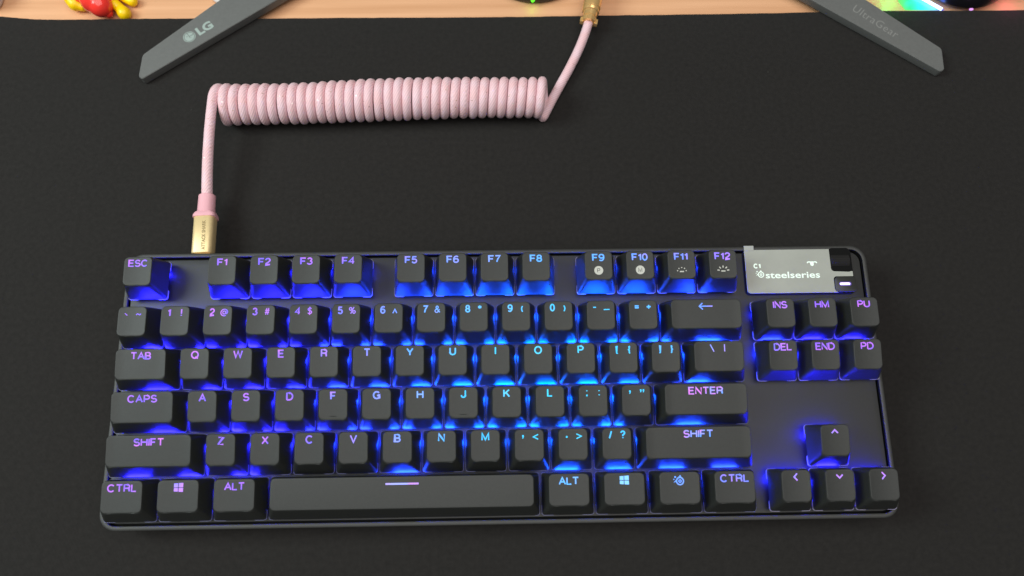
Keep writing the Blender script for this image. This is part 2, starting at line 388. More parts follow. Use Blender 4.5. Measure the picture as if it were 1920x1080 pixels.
def key_surf(row, x0, x1, y1):
    """height function of the top of a key cell"""
    zf, zb, fi, bi = ROWP[row]
    yb = y1 - bi; yf = y1 - U + fi
    def z(x, y):
        t = (y - yf) / (yb - yf)
        xm = (x0 + x1) / 2; h = (x1 - x0) / 2 - SIN
        if x1 - x0 > 5 * U: return zf + (zb - zf) * t + .10 * (1 - (2 * t - 1) ** 2)
        if x1 - x0 > 1.4 * U:
            e = max(0, abs(x - xm) - (h - 4.5)) / 4.5
        else: e = abs(x - xm) / h
        return zf + (zb - zf) * t - .42 * (1 - min(1.3, e) ** 2)
    return z, yf, yb
def make_cap(row, x0, w, y1):
    x1 = x0 + w * U
    zf, zb, fi, bi = ROWP[row]
    z, yf, yb = key_surf(row, x0, x1, y1)
    bx0, bx1, by0, by1 = x0 + BIN, x1 - BIN, y1 - U + BIN, y1 - BIN
    tx0, tx1 = x0 + SIN, x1 - SIN
    xm, ym = (x0 + x1) / 2, (yf + yb) / 2
    m_ = MB(); rs = []; SX = int(7 * w); SY = 7
    def lerp_ring(t, grow=0, rr=None, zoff=None):
        a = (bx0 + (tx0 - bx0) * t - grow, by0 + (yf - by0) * t - grow, bx1 + (tx1 - bx1) * t + grow, by1 + (yb - by1) * t + grow)
        r_ = rrect(*a, rr if rr else 1.3 + (2.1 - 1.3) * t, 0, 5, SX, SY)
        for p in r_:
            zt = zf + (zb - zf) * (p.y - yf) / (yb - yf) if t > .0 else 0
            zt = max(zf - .6, min(zb + .6, zt))
            p.z = BZ + (zt - BZ) * t
            if zoff is not None: p.z += zoff
        return r_
    # inner hollow under the cap, outer skirt, walls
    inner = [Vector((xm + (p.x - xm) * (1 - 2.6 / (w * U)), ym + (p.y - ym) * (1 - 2.6 / U), BZ + 6)) for p in lerp_ring(.35)]
    lip = [Vector((p.x + (1.1 if p.x < xm else -1.1) * min(1, abs(p.x - xm) / 3), p.y + (1.1 if p.y < ym else -1.1) * min(1, abs(p.y - ym) / 3), BZ)) for p in lerp_ring(0)]
    rs.append(inner); rs.append(lip)
    rs.append(lerp_ring(0)); rs.append(lerp_ring(.04, .06)); rs.append(lerp_ring(.5, .12)); rs.append(lerp_ring(.9, .04)); rs.append(lerp_ring(.955, .01))
    # top edge fillet
    for grow, dz in ((-.01, -.22), (-.07, -.07), (-.16, -.015), (-.34, 0)):
        r_ = rrect(tx0 - grow, yf - grow, tx1 + grow, yb + grow, 2.0, 0, 5, SX, SY)
        for p in r_: p.z = z(max(tx0, min(tx1, p.x)), max(yf, min(yb, p.y))) + dz
        rs.append(r_)
    base = rrect(tx0 + .38, yf + .38, tx1 - .38, yb - .38, 2.0, 0, 5, SX, SY)
    for s in (.9, .75, .6, .45, .3, .15, .03):
        r_ = []
        for p in base:
            q = Vector((xm + (p.x - xm) * s, ym + (p.y - ym) * s, 0)); 
            if w > 1.3:       # keep long keys' rings evenly inset
                hw = (tx1 - tx0) / 2 - .38; cut = (yb - yf) / 2 * (1 - s)
                q.x = xm + (p.x - xm) * (hw - cut) / hw
            q.z = z(q.x, q.y); r_.append(q)
        rs.append(r_)
    m_.rings(rs, True, True)
    o = m_.build('keycap', M['cap'], kb, smooth=True, angle=R(50))
    # milky inner skirt showing at the corners below the cap
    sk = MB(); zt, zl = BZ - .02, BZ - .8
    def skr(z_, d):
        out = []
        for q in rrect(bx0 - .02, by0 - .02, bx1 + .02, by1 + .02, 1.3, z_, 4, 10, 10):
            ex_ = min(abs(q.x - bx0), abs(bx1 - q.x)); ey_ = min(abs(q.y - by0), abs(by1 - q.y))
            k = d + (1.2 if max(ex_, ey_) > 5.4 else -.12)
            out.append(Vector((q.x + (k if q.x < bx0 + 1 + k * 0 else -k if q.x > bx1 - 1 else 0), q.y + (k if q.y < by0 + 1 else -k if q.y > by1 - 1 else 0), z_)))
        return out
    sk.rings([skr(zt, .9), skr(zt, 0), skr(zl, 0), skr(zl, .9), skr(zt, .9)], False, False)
    sk.build('skirt', M['skirt'] if row == 0 or x0 > 280 else M['skirt_shaded'], o)
    return o, z, yf, yb, xm

def put(geo, cx, cy, z, name, mats, parent, layers, colr=None):
    """geo: list of (verts, faces, layer index); lays flat shapes on the curved top"""
    m_ = MB()
    for n_, (vs, fs, li) in enumerate(geo):
        m_.add([Vector((cx + p.x, cy + p.y, z(cx + p.x, cy + p.y) + layers[li] + .0012 * n_)) for p in vs], fs, li)
    o = m_.build(name, None, parent, mats=mats)
    if colr: o.color = colr
    return o
def poly(pts): return [Vector((a, b, 0)) for a, b in pts], [tuple(range(len(pts)))]
def strip(pts, w):
    """flat stroke through points"""
    v = []; P = [Vector((a, b, 0)) for a, b in pts]
    for i, p in enumerate(P):
        t = (P[min(i + 1, len(P) - 1)] - P[max(i - 1, 0)]).normalized(); n = Vector((-t.y, t.x, 0))
        k = 1.0
        if 0 < i < len(P) - 1:
            a = (P[i] - P[i - 1]).normalized(); c = abs(a.dot(t)); k = 1 / max(.5, c)
        v += [p + n * w / 2 * k, p - n * w / 2 * k]
    return v, [(2 * i, 2 * i + 1, 2 * i + 3, 2 * i + 2) for i in range(len(P) - 1)]
def disc(cx, cy, r, n=20):
    return [Vector((cx + r * math.cos(2 * math.pi * i / n), cy + r * math.sin(2 * math.pi * i / n), 0)) for i in range(n)], [tuple(range(n))]
def annulus(cx, cy, r0, r1, n=24):
    v = []
    for i in range(n):
        c, s = math.cos(2 * math.pi * i / n), math.sin(2 * math.pi * i / n)
        v += [Vector((cx + r0 * c, cy + r0 * s, 0)), Vector((cx + r1 * c, cy + r1 * s, 0))]
    return v, [(2 * i, 2 * i + 1, (2 * i + 3) % (2 * n), (2 * i + 2) % (2 * n)) for i in range(n)]
def grow_poly(g, s):
    v, f = g; c = sum(v, Vector()) / len(v)
    return [c + (p - c) * s for p in v], f
def shift(g, dx, dy): return [p + Vector((dx, dy, 0)) for p in g[0]], g[1]
def win_logo():
    out = []
    for x0, x1 in ((-1.6, -.18), (.1, 1.7)):
        k0, k1 = .22 * (1 - (x0 + 1.6) / 3.3), .22 * (1 - (x1 + 1.6) / 3.3)
        out.append(poly([(x0, .12), (x1, .12), (x1, 1.7 - k1), (x0, 1.7 - k0)]))
        out.append(poly([(x0, -1.5 + k0), (x1, -1.5 + k1), (x1, -.12), (x0, -.12)]))
    return out
def ring_logo(s=1.0):
    """ring with a core, a pointed tail and two dots"""
    out = [annulus(.2 * s, -.1 * s, 1.05 * s, 1.5 * s), annulus(.2 * s, -.1 * s, .25 * s, .62 * s)]
    out.append(poly([(-1.25 * s, -.3 * s), (-2.2 * s, -.65 * s), (-1.15 * s, .45 * s)]))
    out.append(poly([(-.35 * s, 1.3 * s), (.35 * s, 2.1 * s), (.75 * s, 1.3 * s)]))
    out.append(disc(-1.5 * s, 1.35 * s, .35 * s, 10)); out.append(disc(-2.05 * s, .55 * s, .22 * s, 8))
    return out


def arc(cx, cy, rx, ry, a0, a1, n=10):
    return [(cx + rx * math.cos(R(a0 + (a1 - a0) * i / n)), cy + ry * math.sin(R(a0 + (a1 - a0) * i / n))) for i in range(n + 1)]
def glyphs():
    g = {}
    g['A'] = (.74, [[(0, 0), (.37, 1), (.74, 0)], [(.14, .36), (.6, .36)]])
    g['B'] = (.62, [[(0, .5), (.36, .5)] + arc(.36, .25, .24, .25, 90, -90) + [(0, 0), (0, 1), (.34, 1)] + arc(.34, .75, .22, .25, 90, -90)[1:]])
    g['C'] = (.74, [arc(.38, .5, .38, .5, 42, 318, 16)])
    g['D'] = (.68, [[(0, 0), (0, 1), (.3, 1)] + arc(.3, .5, .38, .5, 90, -90, 14) + [(0, 0)]])
    g['E'] = (.58, [[(.58, 1), (0, 1), (0, 0), (.6, 0)], [(0, .52), (.53, .52)]])
    g['F'] = (.54, [[(.54, 1), (0, 1), (0, 0)], [(0, .5), (.47, .5)]])
    g['G'] = (.76, [arc(.38, .5, .38, .5, 42, 330, 16) + [(.73, .46), (.42, .46)], [(.735, .4), (.735, 0)]])
    g['H'] = (.66, [[(0, 0), (0, 1)], [(.66, 0), (.66, 1)], [(0, .53), (.66, .53)]])
    g['I'] = (.02, [[(.01, 0), (.01, 1)]])
    g['J'] = (.46, [[(.46, 1), (.46, .24)] + arc(.23, .24, .23, .24, 0, -180) + [(0, .32)]])
    g['K'] = (.66, [[(0, 0), (0, 1)], [(.62, 1), (0, .36)], [(.24, .6), (.66, 0)]])
    g['L'] = (.52, [[(0, 1), (0, 0), (.52, 0)]])
    g['M'] = (.78, [[(0, 0), (0, 1), (.39, .08), (.78, 1), (.78, 0)]])
    g['N'] = (.66, [[(0, 0), (0, 1), (.66, 0), (.66, 1)]])
    g['O'] = (.78, [arc(.39, .5, .39, .5, 90, 450, 22)])
    g['P'] = (.6, [[(0, 0), (0, 1), (.33, 1)] + arc(.33, .72, .27, .28, 90, -90) + [(0, .44)]])
    g['Q'] = (.78, [arc(.39, .5, .39, .5, 90, 450, 22), [(.46, .24), (.76, -.06)]])
    g['R'] = (.64, [[(0, 0), (0, 1), (.36, 1)] + arc(.36, .74, .26, .26, 90, -90) + [(0, .48)], [(.36, .48), (.56, .4), (.6, .0)]])
    g['S'] = (.62, [arc(.31, .745, .28, .255, 20, 255, 12) + arc(.31, .26, .31, .26, 75, -160, 12)])
    g['T'] = (.68, [[(0, 1), (.68, 1)], [(.34, 1), (.34, 0)]])
    g['U'] = (.64, [[(0, 1), (0, .32)] + arc(.32, .32, .32, .32, 180, 360, 12) + [(.64, 1)]])
    g['V'] = (.7, [[(0, 1), (.35, 0), (.7, 1)]])
    g['W'] = (1.0, [[(0, 1), (.24, 0), (.5, .96), (.76, 0), (1.0, 1)]])
    g['X'] = (.68, [[(0, 0), (.66, 1)], [(.02, 1), (.68, 0)]])
    g['Y'] = (.7, [[(0, 1), (.35, .42), (.7, 1)], [(.35, .42), (.35, 0)]])
    g['Z'] = (.62, [[(.02, 1), (.6, 1), (0, 0), (.62, 0)]])
    g['0'] = (.52, [arc(.26, .5, .26, .5, 90, 450, 20)])
    g['1'] = (.3, [[(0, .74), (.16, .8), (.24, 1), (.24, 0)]])
    g['2'] = (.52, [arc(.26, .72, .25, .28, 175, -25, 10) + [(.3, .38), (.05, .17), (0, 0), (.54, 0)]])
    g['3'] = (.52, [arc(.25, .75, .23, .25, 165, -75, 10) + arc(.25, .27, .27, .27, 80, -165, 10)])
    g['4'] = (.56, [[(.42, 0), (.42, 1), (0, .3), (.58, .3)]])
    g['5'] = (.52, [[(.5, 1), (.1, 1), (.04, .5)] + arc(.26, .31, .26, .31, 120, -160, 12)])
    g['6'] = (.52, [arc(.26, .3, .26, .3, 90, 450, 16), arc(.3, .5, .3, .5, 50, 195, 10)])
    g['7'] = (.52, [[(0, 1), (.54, 1), (.28, .5), (.16, 0)]])
    g['8'] = (.52, [arc(.26, .75, .22, .25, 90, 450, 16), arc(.26, .26, .26, .26, 90, 450, 16)])
    g['9'] = (.52, [arc(.26, .7, .26, .3, 90, 450, 16), arc(.22, .5, .3, .5, 230, 375, 10)])
    g['!'] = (.04, [[(.02, 1), (.02, .3)], [(.02, .14), (.02, 0)]])
    g['#'] = (.62, [[(.14, 0), (.26, 1)], [(.4, 0), (.52, 1)], [(0, .34), (.6, .34)], [(.04, .66), (.64, .66)]])
    g['$'] = (.54, [arc(.27, .72, .24, .2, 20, 255, 10) + arc(.27, .28, .27, .22, 75, -160, 10), [(.27, 1.1), (.27, -.12)]])
    g['%'] = (.9, [arc(.2, .74, .18, .22, 90, 450, 12), arc(.7, .24, .18, .22, 90, 450, 12), [(.22, -.02), (.68, 1.02)]])
    g['@'] = (1.0, [arc(.5, .42, .5, .52, -50, -400 + 90, 22) [:0] + arc(.5, .42, .5, .52, 300, 10, 22) + [(.86, .2), (.7, .2), (.74, .68)], arc(.48, .42, .2, .25, 90, 450, 14)])
    g['&'] = (.72, [[(.72, 0), (.2, .66)] + arc(.33, .8, .16, .19, 205, -30, 9) + [(.12, .42)] + arc(.26, .24, .24, .24, 140, 320, 8) + [(.66, .5)]])
    g['('] = (.2, [arc(.42, .42, .4, .62, 125, 235, 8)])
    g[')'] = (.2, [arc(-.22, .42, .4, .62, 55, -55, 8)])
    g['='] = (.56, [[(0, .3), (.56, .3)], [(0, .58), (.56, .58)]])
    g['+'] = (.56, [[(0, .43), (.56, .43)], [(.28, .71), (.28, .15)]])
    g['['] = (.2, [[(.2, 1.05), (0, 1.05), (0, -.2), (.2, -.2)]])
    g[']'] = (.2, [[(0, 1.05), (.2, 1.05), (.2, -.2), (0, -.2)]])
    g['{'] = (.26, [[(.26, 1.05), (.13, .98), (.13, .55), (0, .43), (.13, .3), (.13, -.12), (.26, -.2)]])
    g['}'] = (.26, [[(0, 1.05), (.13, .98), (.13, .55), (.26, .43), (.13, .3), (.13, -.12), (0, -.2)]])
    g[';'] = (.08, [[(.04, .62), (.04, .74)], [(.04, .12), (.04, -.02), (0, -.14)]])
    g[':'] = (.08, [[(.04, .62), (.04, .74)], [(.04, 0), (.04, .12)]])
    g['/'] = (.3, [[(0, 0), (.3, 1.04)]])
    g['?'] = (.5, [arc(.25, .76, .24, .25, 175, -40, 10) + [(.25, .45), (.25, .28)], [(.25, .12), (.25, 0)]])
    g['*'] = (.4, [[(.2, .95), (.2, .52)], [(0, .84), (.4, .62)], [(0, .62), (.4, .84)]])
    return g
GL = glyphs()
def stroke_text(txt, size, sw=.15, gap=.2, sx=1.0):
    """list of flat shapes, centred on x, baseline at y=0"""
    x = 0; out = []
    for ch in txt:
        w_, st_ = GL[ch]
        for l_ in st_:
            v_, f_ = strip([((x + a) * size * sx, b * size * (1 - sw * .5) + sw * size * .25) for a, b in l_], sw * size); out.append((v_, f_))
        x += w_ + gap
    tot = (x - gap) * size * sx
    return [shift(g_, -tot / 2, 0) for g_ in out]
H1 = 3.2   # cap height of letters, mm
def legend_geo(txt, size=H1, sx=1.12, sp=1.2, dx=0, dy=0):
    out = [(*shift(q, dx, dy), 1) for q in stroke_text(txt, size, .27 if txt not in '*@&%#$' else .19, .20 * sp, sx)]
    return out + [(*shift(q, dx, dy), 0) for q in stroke_text(txt, size, .168 if txt not in '*@&%#$' else .115, .20 * sp, sx)]
def sym(shapes, dx=0, dy=0, g=1.12):
    out = []
    for s in shapes:
        s = shift(([p * 1.18 for p in s[0]], s[1]), dx, dy * 1.12)
        out.append((*s, 0))
    return out
def key_legend(kind, cx, off_y):
    """returns list of (verts,faces,layer) relative to key centre x and legend line y"""
    g = []
    if kind is None: return g
    if isinstance(kind, tuple):
        a, b = kind
        W = 2.7
        for ch, dx in ((a, -W), (b, W)):
            if ch == 'dash': g += sym([strip([(-.55, 0), (.55, 0)], .42)], dx, 1.3)
            elif ch == 'under': g += sym([strip([(-1.1, 0), (1.1, 0)], .38)], dx, .35)
            elif ch == 'caret': g += sym([strip([(-.75, -.75), (0, .75), (.75, -.75)], .4)], dx, .8)
            elif ch == 'tick': g += sym([poly([(-.75, 1.0), (-.35, 1.0), (.6, .25), (.1, .2)])], dx, .3)
            elif ch == 'tilde': g += sym([strip([(-.9, -.25), (-.45, .22), (0, .05), (.45, -.22), (.95, .2)], .38)], dx, .9)
            elif ch == 'comma': g += sym([disc(0, 1.25, .36, 10), poly([(-.05, 1.1), (.36, 1.2), (.1, .35), (-.3, .3)])], dx, .2)
            elif ch == 'commas': g += sym([disc(-.5, 1.4, .34, 10), poly([(-.55, 1.3), (-.16, 1.4), (-.4, .6), (-.8, .6)]), disc(.5, 1.4, .34, 10), poly([(.45, 1.3), (.84, 1.4), (.6, .6), (.2, .6)])], dx, .4)
            elif ch == 'dot': g += sym([disc(0, 0, .36, 10)], dx, .9)
            elif ch == 'lt': g += sym([strip([(1.0, -.85), (-.8, 0), (1.0, .85)], .4)], dx, 1.1)
            elif ch == 'gt': g += sym([strip([(-1.0, -.85), (.8, 0), (-1.0, .85)], .4)], dx, 1.1)
            elif ch == 'star': g += legend_geo('*', 3.6, 1, 1, dx, -.3)
            elif ch == 'bs': g += sym([strip([(-.85, 1.35), (.5, -1.35)], .4)], dx, 1.3)
            elif ch == 'pipe': g += sym([strip([(0, 1.35), (0, -1.35)], .4)], dx, 1.3)
            else: g += legend_geo(ch, H1 if ch not in '&@%[]{}()' else (3.1 if ch in '&@%' else 2.75), 1.0, 1, dx, 0)
        return g
    if kind == 'arrow_left': return sym([strip([(-2.5, 0), (2.6, 0)], .42), strip([(-1.2, 1.25), (-2.5, 0), (-1.2, -1.25)], .42)], 0, 1.2)
    if kind == 'space': return sym([strip([(-6.0, 0), (6.0, 0)], .62)], 0, 1.3)
    if kind == 'win': return sym(win_logo(), 0, 1.2)
    if kind == 'ring': return sym(ring_logo(), 0, .7)
    if kind == 'up': return sym([strip([(-1.15, -.6), (0, .6), (1.15, -.6)], .5)], 0, 1.4)
    if kind == 'down': return sym([strip([(-1.15, .6), (0, -.6), (1.15, .6)], .5)], 0, 1.4)
    if kind == 'left': return sym([strip([(.55, 1.25), (-.6, 0), (.55, -1.25)], .5)], 0, 1.4)
    if kind == 'right': return sym([strip([(-.55, 1.25), (.6, 0), (-.55, -1.25)], .5)], 0, 1.4)
    n = len(kind)
    if n == 1: return legend_geo(kind, 3.25)
    if n == 2 and kind[0] == 'F': return legend_geo(kind, 3.15, 1.25, 1.05)
    if n == 3 and kind[0] == 'F': return legend_geo(kind, 3.15, 1.2, 1.0)
    if kind in ('HM', 'PU', 'PD'): return legend_geo(kind, 3.0, 1.18, 1.05)
    return legend_geo(kind, 3.05, 1.2, 1.15) if len(kind) > 3 else legend_geo(kind, 3.05, 1.15, 1.0)

LAYOUT = []
def addrow(r, names, x0, ws):
    x = x0
    for n, w in zip(names, ws):
        if n != 'gap': LAYOUT.append((r, x, w, n))
        x += w
addrow(0, ['ESC', 'gap', 'F1', 'F2', 'F3', 'F4', 'gap', 'F5', 'F6', 'F7', 'F8', 'gap', 'F9', 'F10', 'F11', 'F12'], 0, [1] * 6 + [.5] + [1] * 4 + [.5] + [1] * 4)
addrow(1, [('tick', 'tilde'), ('1', '!'), ('2', '@'), ('3', '#'), ('4', '$'), ('5', '%'), ('6', 'caret'), ('7', '&'), ('8', 'star'), ('9', '('), ('0', ')'), ('dash', 'under'), ('=', '+'), 'arrow_left'], 0, [1] * 13 + [2])
addrow(2, ['TAB'] + list('QWERTYUIOP') + [('[', '{'), (']', '}'), ('bs', 'pipe')], 0, [1.5] + [1] * 12 + [1.5])
addrow(3, ['CAPS'] + list('ASDFGHJKL') + [(';', ':'), ('comma', 'commas'), 'ENTER'], 0, [1.75] + [1] * 11 + [2.25])
addrow(4, ['SHIFT'] + list('ZXCVBNM') + [('comma', 'lt'), ('dot', 'gt'), ('/', '?'), 'SHIFT'], 0, [2.25] + [1] * 10 + [2.75])
addrow(5, ['CTRL', 'win', 'ALT', 'space', 'ALT', 'win', 'ring', 'CTRL'], 0, [1.25] * 3 + [6.25] + [1.25] * 4)
addrow(1, ['INS', 'HM', 'PU'], 15.27, [1] * 3)
addrow(2, ['DEL', 'END', 'PD'], 15.27, [1] * 3)
addrow(4, ['up'], 16.27, [1])
addrow(5, ['left', 'down', 'right'], 15.27, [1] * 3)
OFFX = {'ESC': .8, 'TAB': 0, 'CAPS': 0}
LEDP = 0.024; LEDA = 0.016
for r, x, w, nm in LAYOUT:
    y1 = 0 if r == 0 else -(r + G) * U
    o, z, yf, yb, xm = make_cap(r, x * U, w, y1)
    c, d = led_color(xm, y1 - 8)
    jit = random.uniform(-.07, .07); c[3] = max(0, min(1, c[3] + jit * 2))
    if nm in ('ENTER', 'SHIFT'): c[3] = 1.0
    ly = yb - 4.5
    g = key_legend(nm, xm, ly)
    if nm == 'space': c[3] = .8; c[0:3] = [.3, .35, 1]
    if nm in ('win', 'up', 'down', 'left', 'right'): c[0:3] = [min(1, q + .12) for q in c[0:3]]
    if g: put(g, xm, ly, z, 'legend', [LEG, LEGH], o, (.07, .04), c)
    # printed second marks and homing ridges
    ic = []
    cy = yf + 4.3
    if nm in ('F9', 'F10'):
        cc = [(*disc(0, 0, 2.05, 28), 0)]
        put(cc, xm, cy, z, 'icon_disc', [M['print']], o, (.07, .07))
        put([(*shift(t_, 0, -.95), 0) for t_ in stroke_text('P' if nm == 'F9' else 'M', 1.9, .13)], xm, cy, z, 'icon_letter', [M['case']], o, (.11, .11))
    if nm in ('F11', 'F12'):
        k = 1.0 if nm == 'F11' else 1.3
        sh = [poly([(-.95, -1.3), (.95, -1.3), (.95, -.75), (-.95, -.75)])]
        for a in (10, 50, 90, 130, 170):
            ca, sa = math.cos(R(a)), math.sin(R(a))
            r0, r1 = (1.75, 2.25) if nm == 'F11' else (1.7, 2.75)
            sh.append(strip([(r0 * ca, -.95 + r0 * sa * .9), (r1 * ca, -.95 + r1 * sa * .9)], .5))
        put([(*s, 0) for s in sh], xm, cy, z, 'icon', [M['print']], o, (.07, .07))
    if nm in ('F', 'J'):
        m_ = MB(); yy = yf + 1.5
        m_.rings([[Vector((xm - 1.5 + q[0], yy + q[1], z(xm, yy) + q[2])) for q in ((0, -.22, 0), (0, .22, 0), (0, 0, .12))],
                  [Vector((xm + 1.5 + q[0], yy + q[1], z(xm, yy) + q[2])) for q in ((0, -.22, 0), (0, .22, 0), (0, 0, .12))]])
        m_.build('homing_ridge', M['cap'], o)
    # the key's own lamp under the back of the cap
    m_ = MB(); yc = y1 - U / 2
    m_.rings([rrect(xm - 5.2, yc - 7, xm + 5.2, yc + 2.4, .8, PZ - .01), rrect(xm - 5.2, yc - 7, xm + 5.2, yc + 2.4, .8, PZ + 2.8), rrect(xm - 4.5, yc - 5.6, xm + 4.5, yc + 2.2, .8, PZ + 6.5)])
    m_.build('switch', M['dark'], kb)
    k_e = random.uniform(.85, 1.15) * ((.4 if x > 15 and r == 1 else 1.0) if r else .3)
    for sgn in (-1, 1):
        l = bpy.data.lights.new('key_led', 'POINT'); l.shadow_soft_size = 0.0008
        l.color = led_light_color(d); l.energy = LEDP * k_e
        lo = bpy.data.objects.new('key_led', l); COL.objects.link(lo); lo.parent = kb
        lo.location = Vector((xm + 6.1 * sgn, y1 - 5.2, PZ + 1.0)) * MM
    # the clear switch housing spreads that lamp sideways towards the row behind
    l2 = bpy.data.lights.new('housing_glow', 'AREA'); l2.shape = 'RECTANGLE'; l2.size = .0105; l2.size_y = .0016
    l2.color = l.color; l2.energy = LEDA * k_e * (1 if r else .5)
    lo = bpy.data.objects.new('housing_glow', l2); COL.objects.link(lo); lo.parent = kb
    lo.location = Vector((xm, y1 - 2.3, PZ + .8)) * MM
    lo.rotation_euler = (R(180 - 34), 0, 0)

# display, roller, button
m_ = MB(); pz = RZ + .45
def kxy(a, b, z=RZ + .45): q = kat(a, b, z); return (q.x, q.y)
TL, BL, BR, TR = kxy(1396.5, 468), kxy(1400, 549.5), kxy(1601, 548.5), kxy(1596, 467.5)
dx0, dx1 = (TL[0] + BL[0]) / 2, (BR[0] + TR[0]) / 2
dy0, dy1 = (BL[1] + BR[1]) / 2, (TL[1] + TR[1]) / 2
RX0 = kxy(1556.5, 490)[0]
RY0 = kxy(1580, 508.5)[1]
BX0 = kxy(1564, 530)[0]; BY1 = kxy(1580, 519)[1]
rs = [rrect(dx0 - .5, dy0 - .5, dx1 + .3, dy1 + .2, 2.0, PZ - .02), rrect(dx0 - .5, dy0 - .5, dx1 + .3, dy1 + .2, 2.0, RZ + .1)]
mbez = MB(); mbez.rings(rs); mbez.build('display_bezel', M['dark'], kb)
# L-shaped film with cut-outs for roller and button
def film(z):
    out = []
    def arc(cx, cy, r, a0, a1, n=5): 
        for i in range(n + 1):
            a = R(a0 + (a1 - a0) * i / n); out.append(Vector((cx + r * math.cos(a), cy + r * math.sin(a), z)))
    arc(dx0 + 1.8, dy0 + 1.8, 1.8, 180, 270)
    out.append(Vector((BX0 + 1.6, dy0, z)))
    arc(BX0 + 1.5, dy0 + 2.0, 1.5, 230, 180, 3)
    arc(BX0 + 1.5, BY1 - 1.2, 1.5, 180, 90, 4)
    out.append(Vector((dx1, BY1 + .3, z))); out.append(Vector((dx1, RY0, z)))
    arc(dx1 - 1.8, RY0 + 1.3, 1.6, 300, 270, 3)
    arc(RX0 + 1.6, RY0 + 1.6, 1.6, 270, 180, 4)
    out.append(Vector((RX0, dy1, z))); out.append(Vector((dx0 + 4.9, dy1, z))); out.append(Vector((dx0 + .1, dy1, z)))
    return out
m_.rings([film(RZ + .1), film(pz)])
disp = m_.build('display', M['film'], kb)
tb = MB(); ty = Y1 + .15
tb.rings([[Vector((dx0 + .05, dy1 - .4, pz + .05)), Vector((dx0 + 4.7, dy1 - .4, pz + .05)), Vector((dx0 + 4.7, dy1 - .4, pz + .2)), Vector((dx0 + .05, dy1 - .4, pz + .2))],
          [Vector((dx0, ty, pz + .25)), Vector((dx0 + 4.7, ty, pz + .25)), Vector((dx0 + 4.7, ty, pz + .4)), Vector((dx0, ty, pz + .4))]])
tb.build('pull_tab', M['film'], disp)
wr = MB()
def flat_add(gs, cx, cy, zz, m__): 
    for vs, fs in gs: m__.add([Vector((cx + p.x, cy + p.y, zz)) for p in vs], fs)
def fit_text(txt, x0p, x1p, yp, hpx, bold=.07):
    a = kxy(x0p, yp); b = kxy(x1p, yp); hgt = (Vector(kxy(x0p, yp - hpx)) - Vector(a)).length
    g_ = text_geo(txt, hgt, bold); w_ = max(p.x for p in g_[0]) - min(p.x for p in g_[0])
    s_ = (b[0] - a[0]) / w_
    return ([Vector((p.x * s_, p.y, 0)) for p in g_[0]], g_[1]), (a[0] + b[0]) / 2, (a[1] + b[1]) / 2
for args in (('steelseries', 1436, 1538, 521, 12, .06),):
    g_, cx, cy = fit_text(*args); flat_add([g_], cx, cy, pz + .05, wr)
cx, cy = kxy(1420, 503); flat_add(stroke_text('C1', 2.2, .26, .3), cx, cy, pz + .05, wr)
lx, ly = kxy(1426, 514.5); flat_add(ring_logo(1.02), lx, ly, pz + .05, wr)
bx_, by_ = kxy(1522.5, 494)
flat_add([strip([(-2.4, .2), (-1.9, .75), (-1.0, .8)], .55), strip([(2.4, .2), (1.9, .75), (1.0, .8)], .55), poly([(-1.1, 1.0), (.9, 1.0), (.7, -.9), (0, -1.3), (-.8, -.9)])], bx_, by_, pz + .05, wr)
wr.build('display_writing', M['oled'], disp)
# roller in its slot
m_ = MB(); cyr = (RY0 + dy1) / 2 + .2; L_ = (dx1 - RX0) / 2 - .5; cxr = (RX0 + dx1) / 2 - .2
m_.rings([rrect(RX0 + .1, RY0 + .1, dx1 - .4, dy1 + .6, 1.5, PZ - .05), rrect(RX0 + .1, RY0 + .1, dx1 - .4, dy1 + .6, 1.5, RZ + .25)])
m_.build('roller_slot', M['dark'], kb)
m_ = MB(); rs = []
for i, xx in enumerate((-L_, -L_ + .3, L_ - .3, L_)):
    rad = 3.3 if i in (0, 3) else 3.7; ring_ = []
    for j in range(48):
        a = 2 * math.pi * j / 48; rr_ = rad - (.14 if j % 2 else 0)
        ring_.append(Vector((cxr + xx, cyr - .3 + rr_ * math.cos(a), RZ - 2.2 + rr_ * math.sin(a))))
    rs.append(ring_)
m_.rings(rs); m_.build('media_roller', M['rubber'], kb)
m_ = MB()
bx1_ = kxy(1604, 530)[0]; 
rs = [rrect(BX0 + .25, dy0 + .1, bx1_, BY1 - .1, 1.6, PZ - .03), rrect(BX0 + .25, dy0 + .1, bx1_, BY1 - .1, 1.6, RZ + .9), rrect(BX0 + .55, dy0 + .4, bx1_ - .3, BY1 - .4, 1.4, RZ + 1.15)]
m_.rings(rs); mbtn = m_.build('media_button', M['case'], kb, smooth=True, angle=R(40))
a, b = kxy(1575, 532, RZ + 1.2), kxy(1594, 532, RZ + 1.2)
cx, cy, hw = (a[0] + b[0]) / 2, (a[1] + b[1]) / 2, (b[0] - a[0]) / 2
m_ = MB(); m_.rings([rrect(cx - hw - .35, cy - .95, cx + hw + .6, cy + .95, .9, RZ + 1.16), rrect(cx - hw - .35, cy - .95, cx + hw + .6, cy + .95, .9, RZ + 1.18)], mi=1)
m_.rings([rrect(cx - hw, cy - .55, cx + hw, cy + .55, .54, RZ + 1.19), rrect(cx - hw, cy - .55, cx + hw, cy + .55, .54, RZ + 1.24)], mi=0)
m_.build('light_bar', None, mbtn, mats=[M['bar'], M['barglow']])

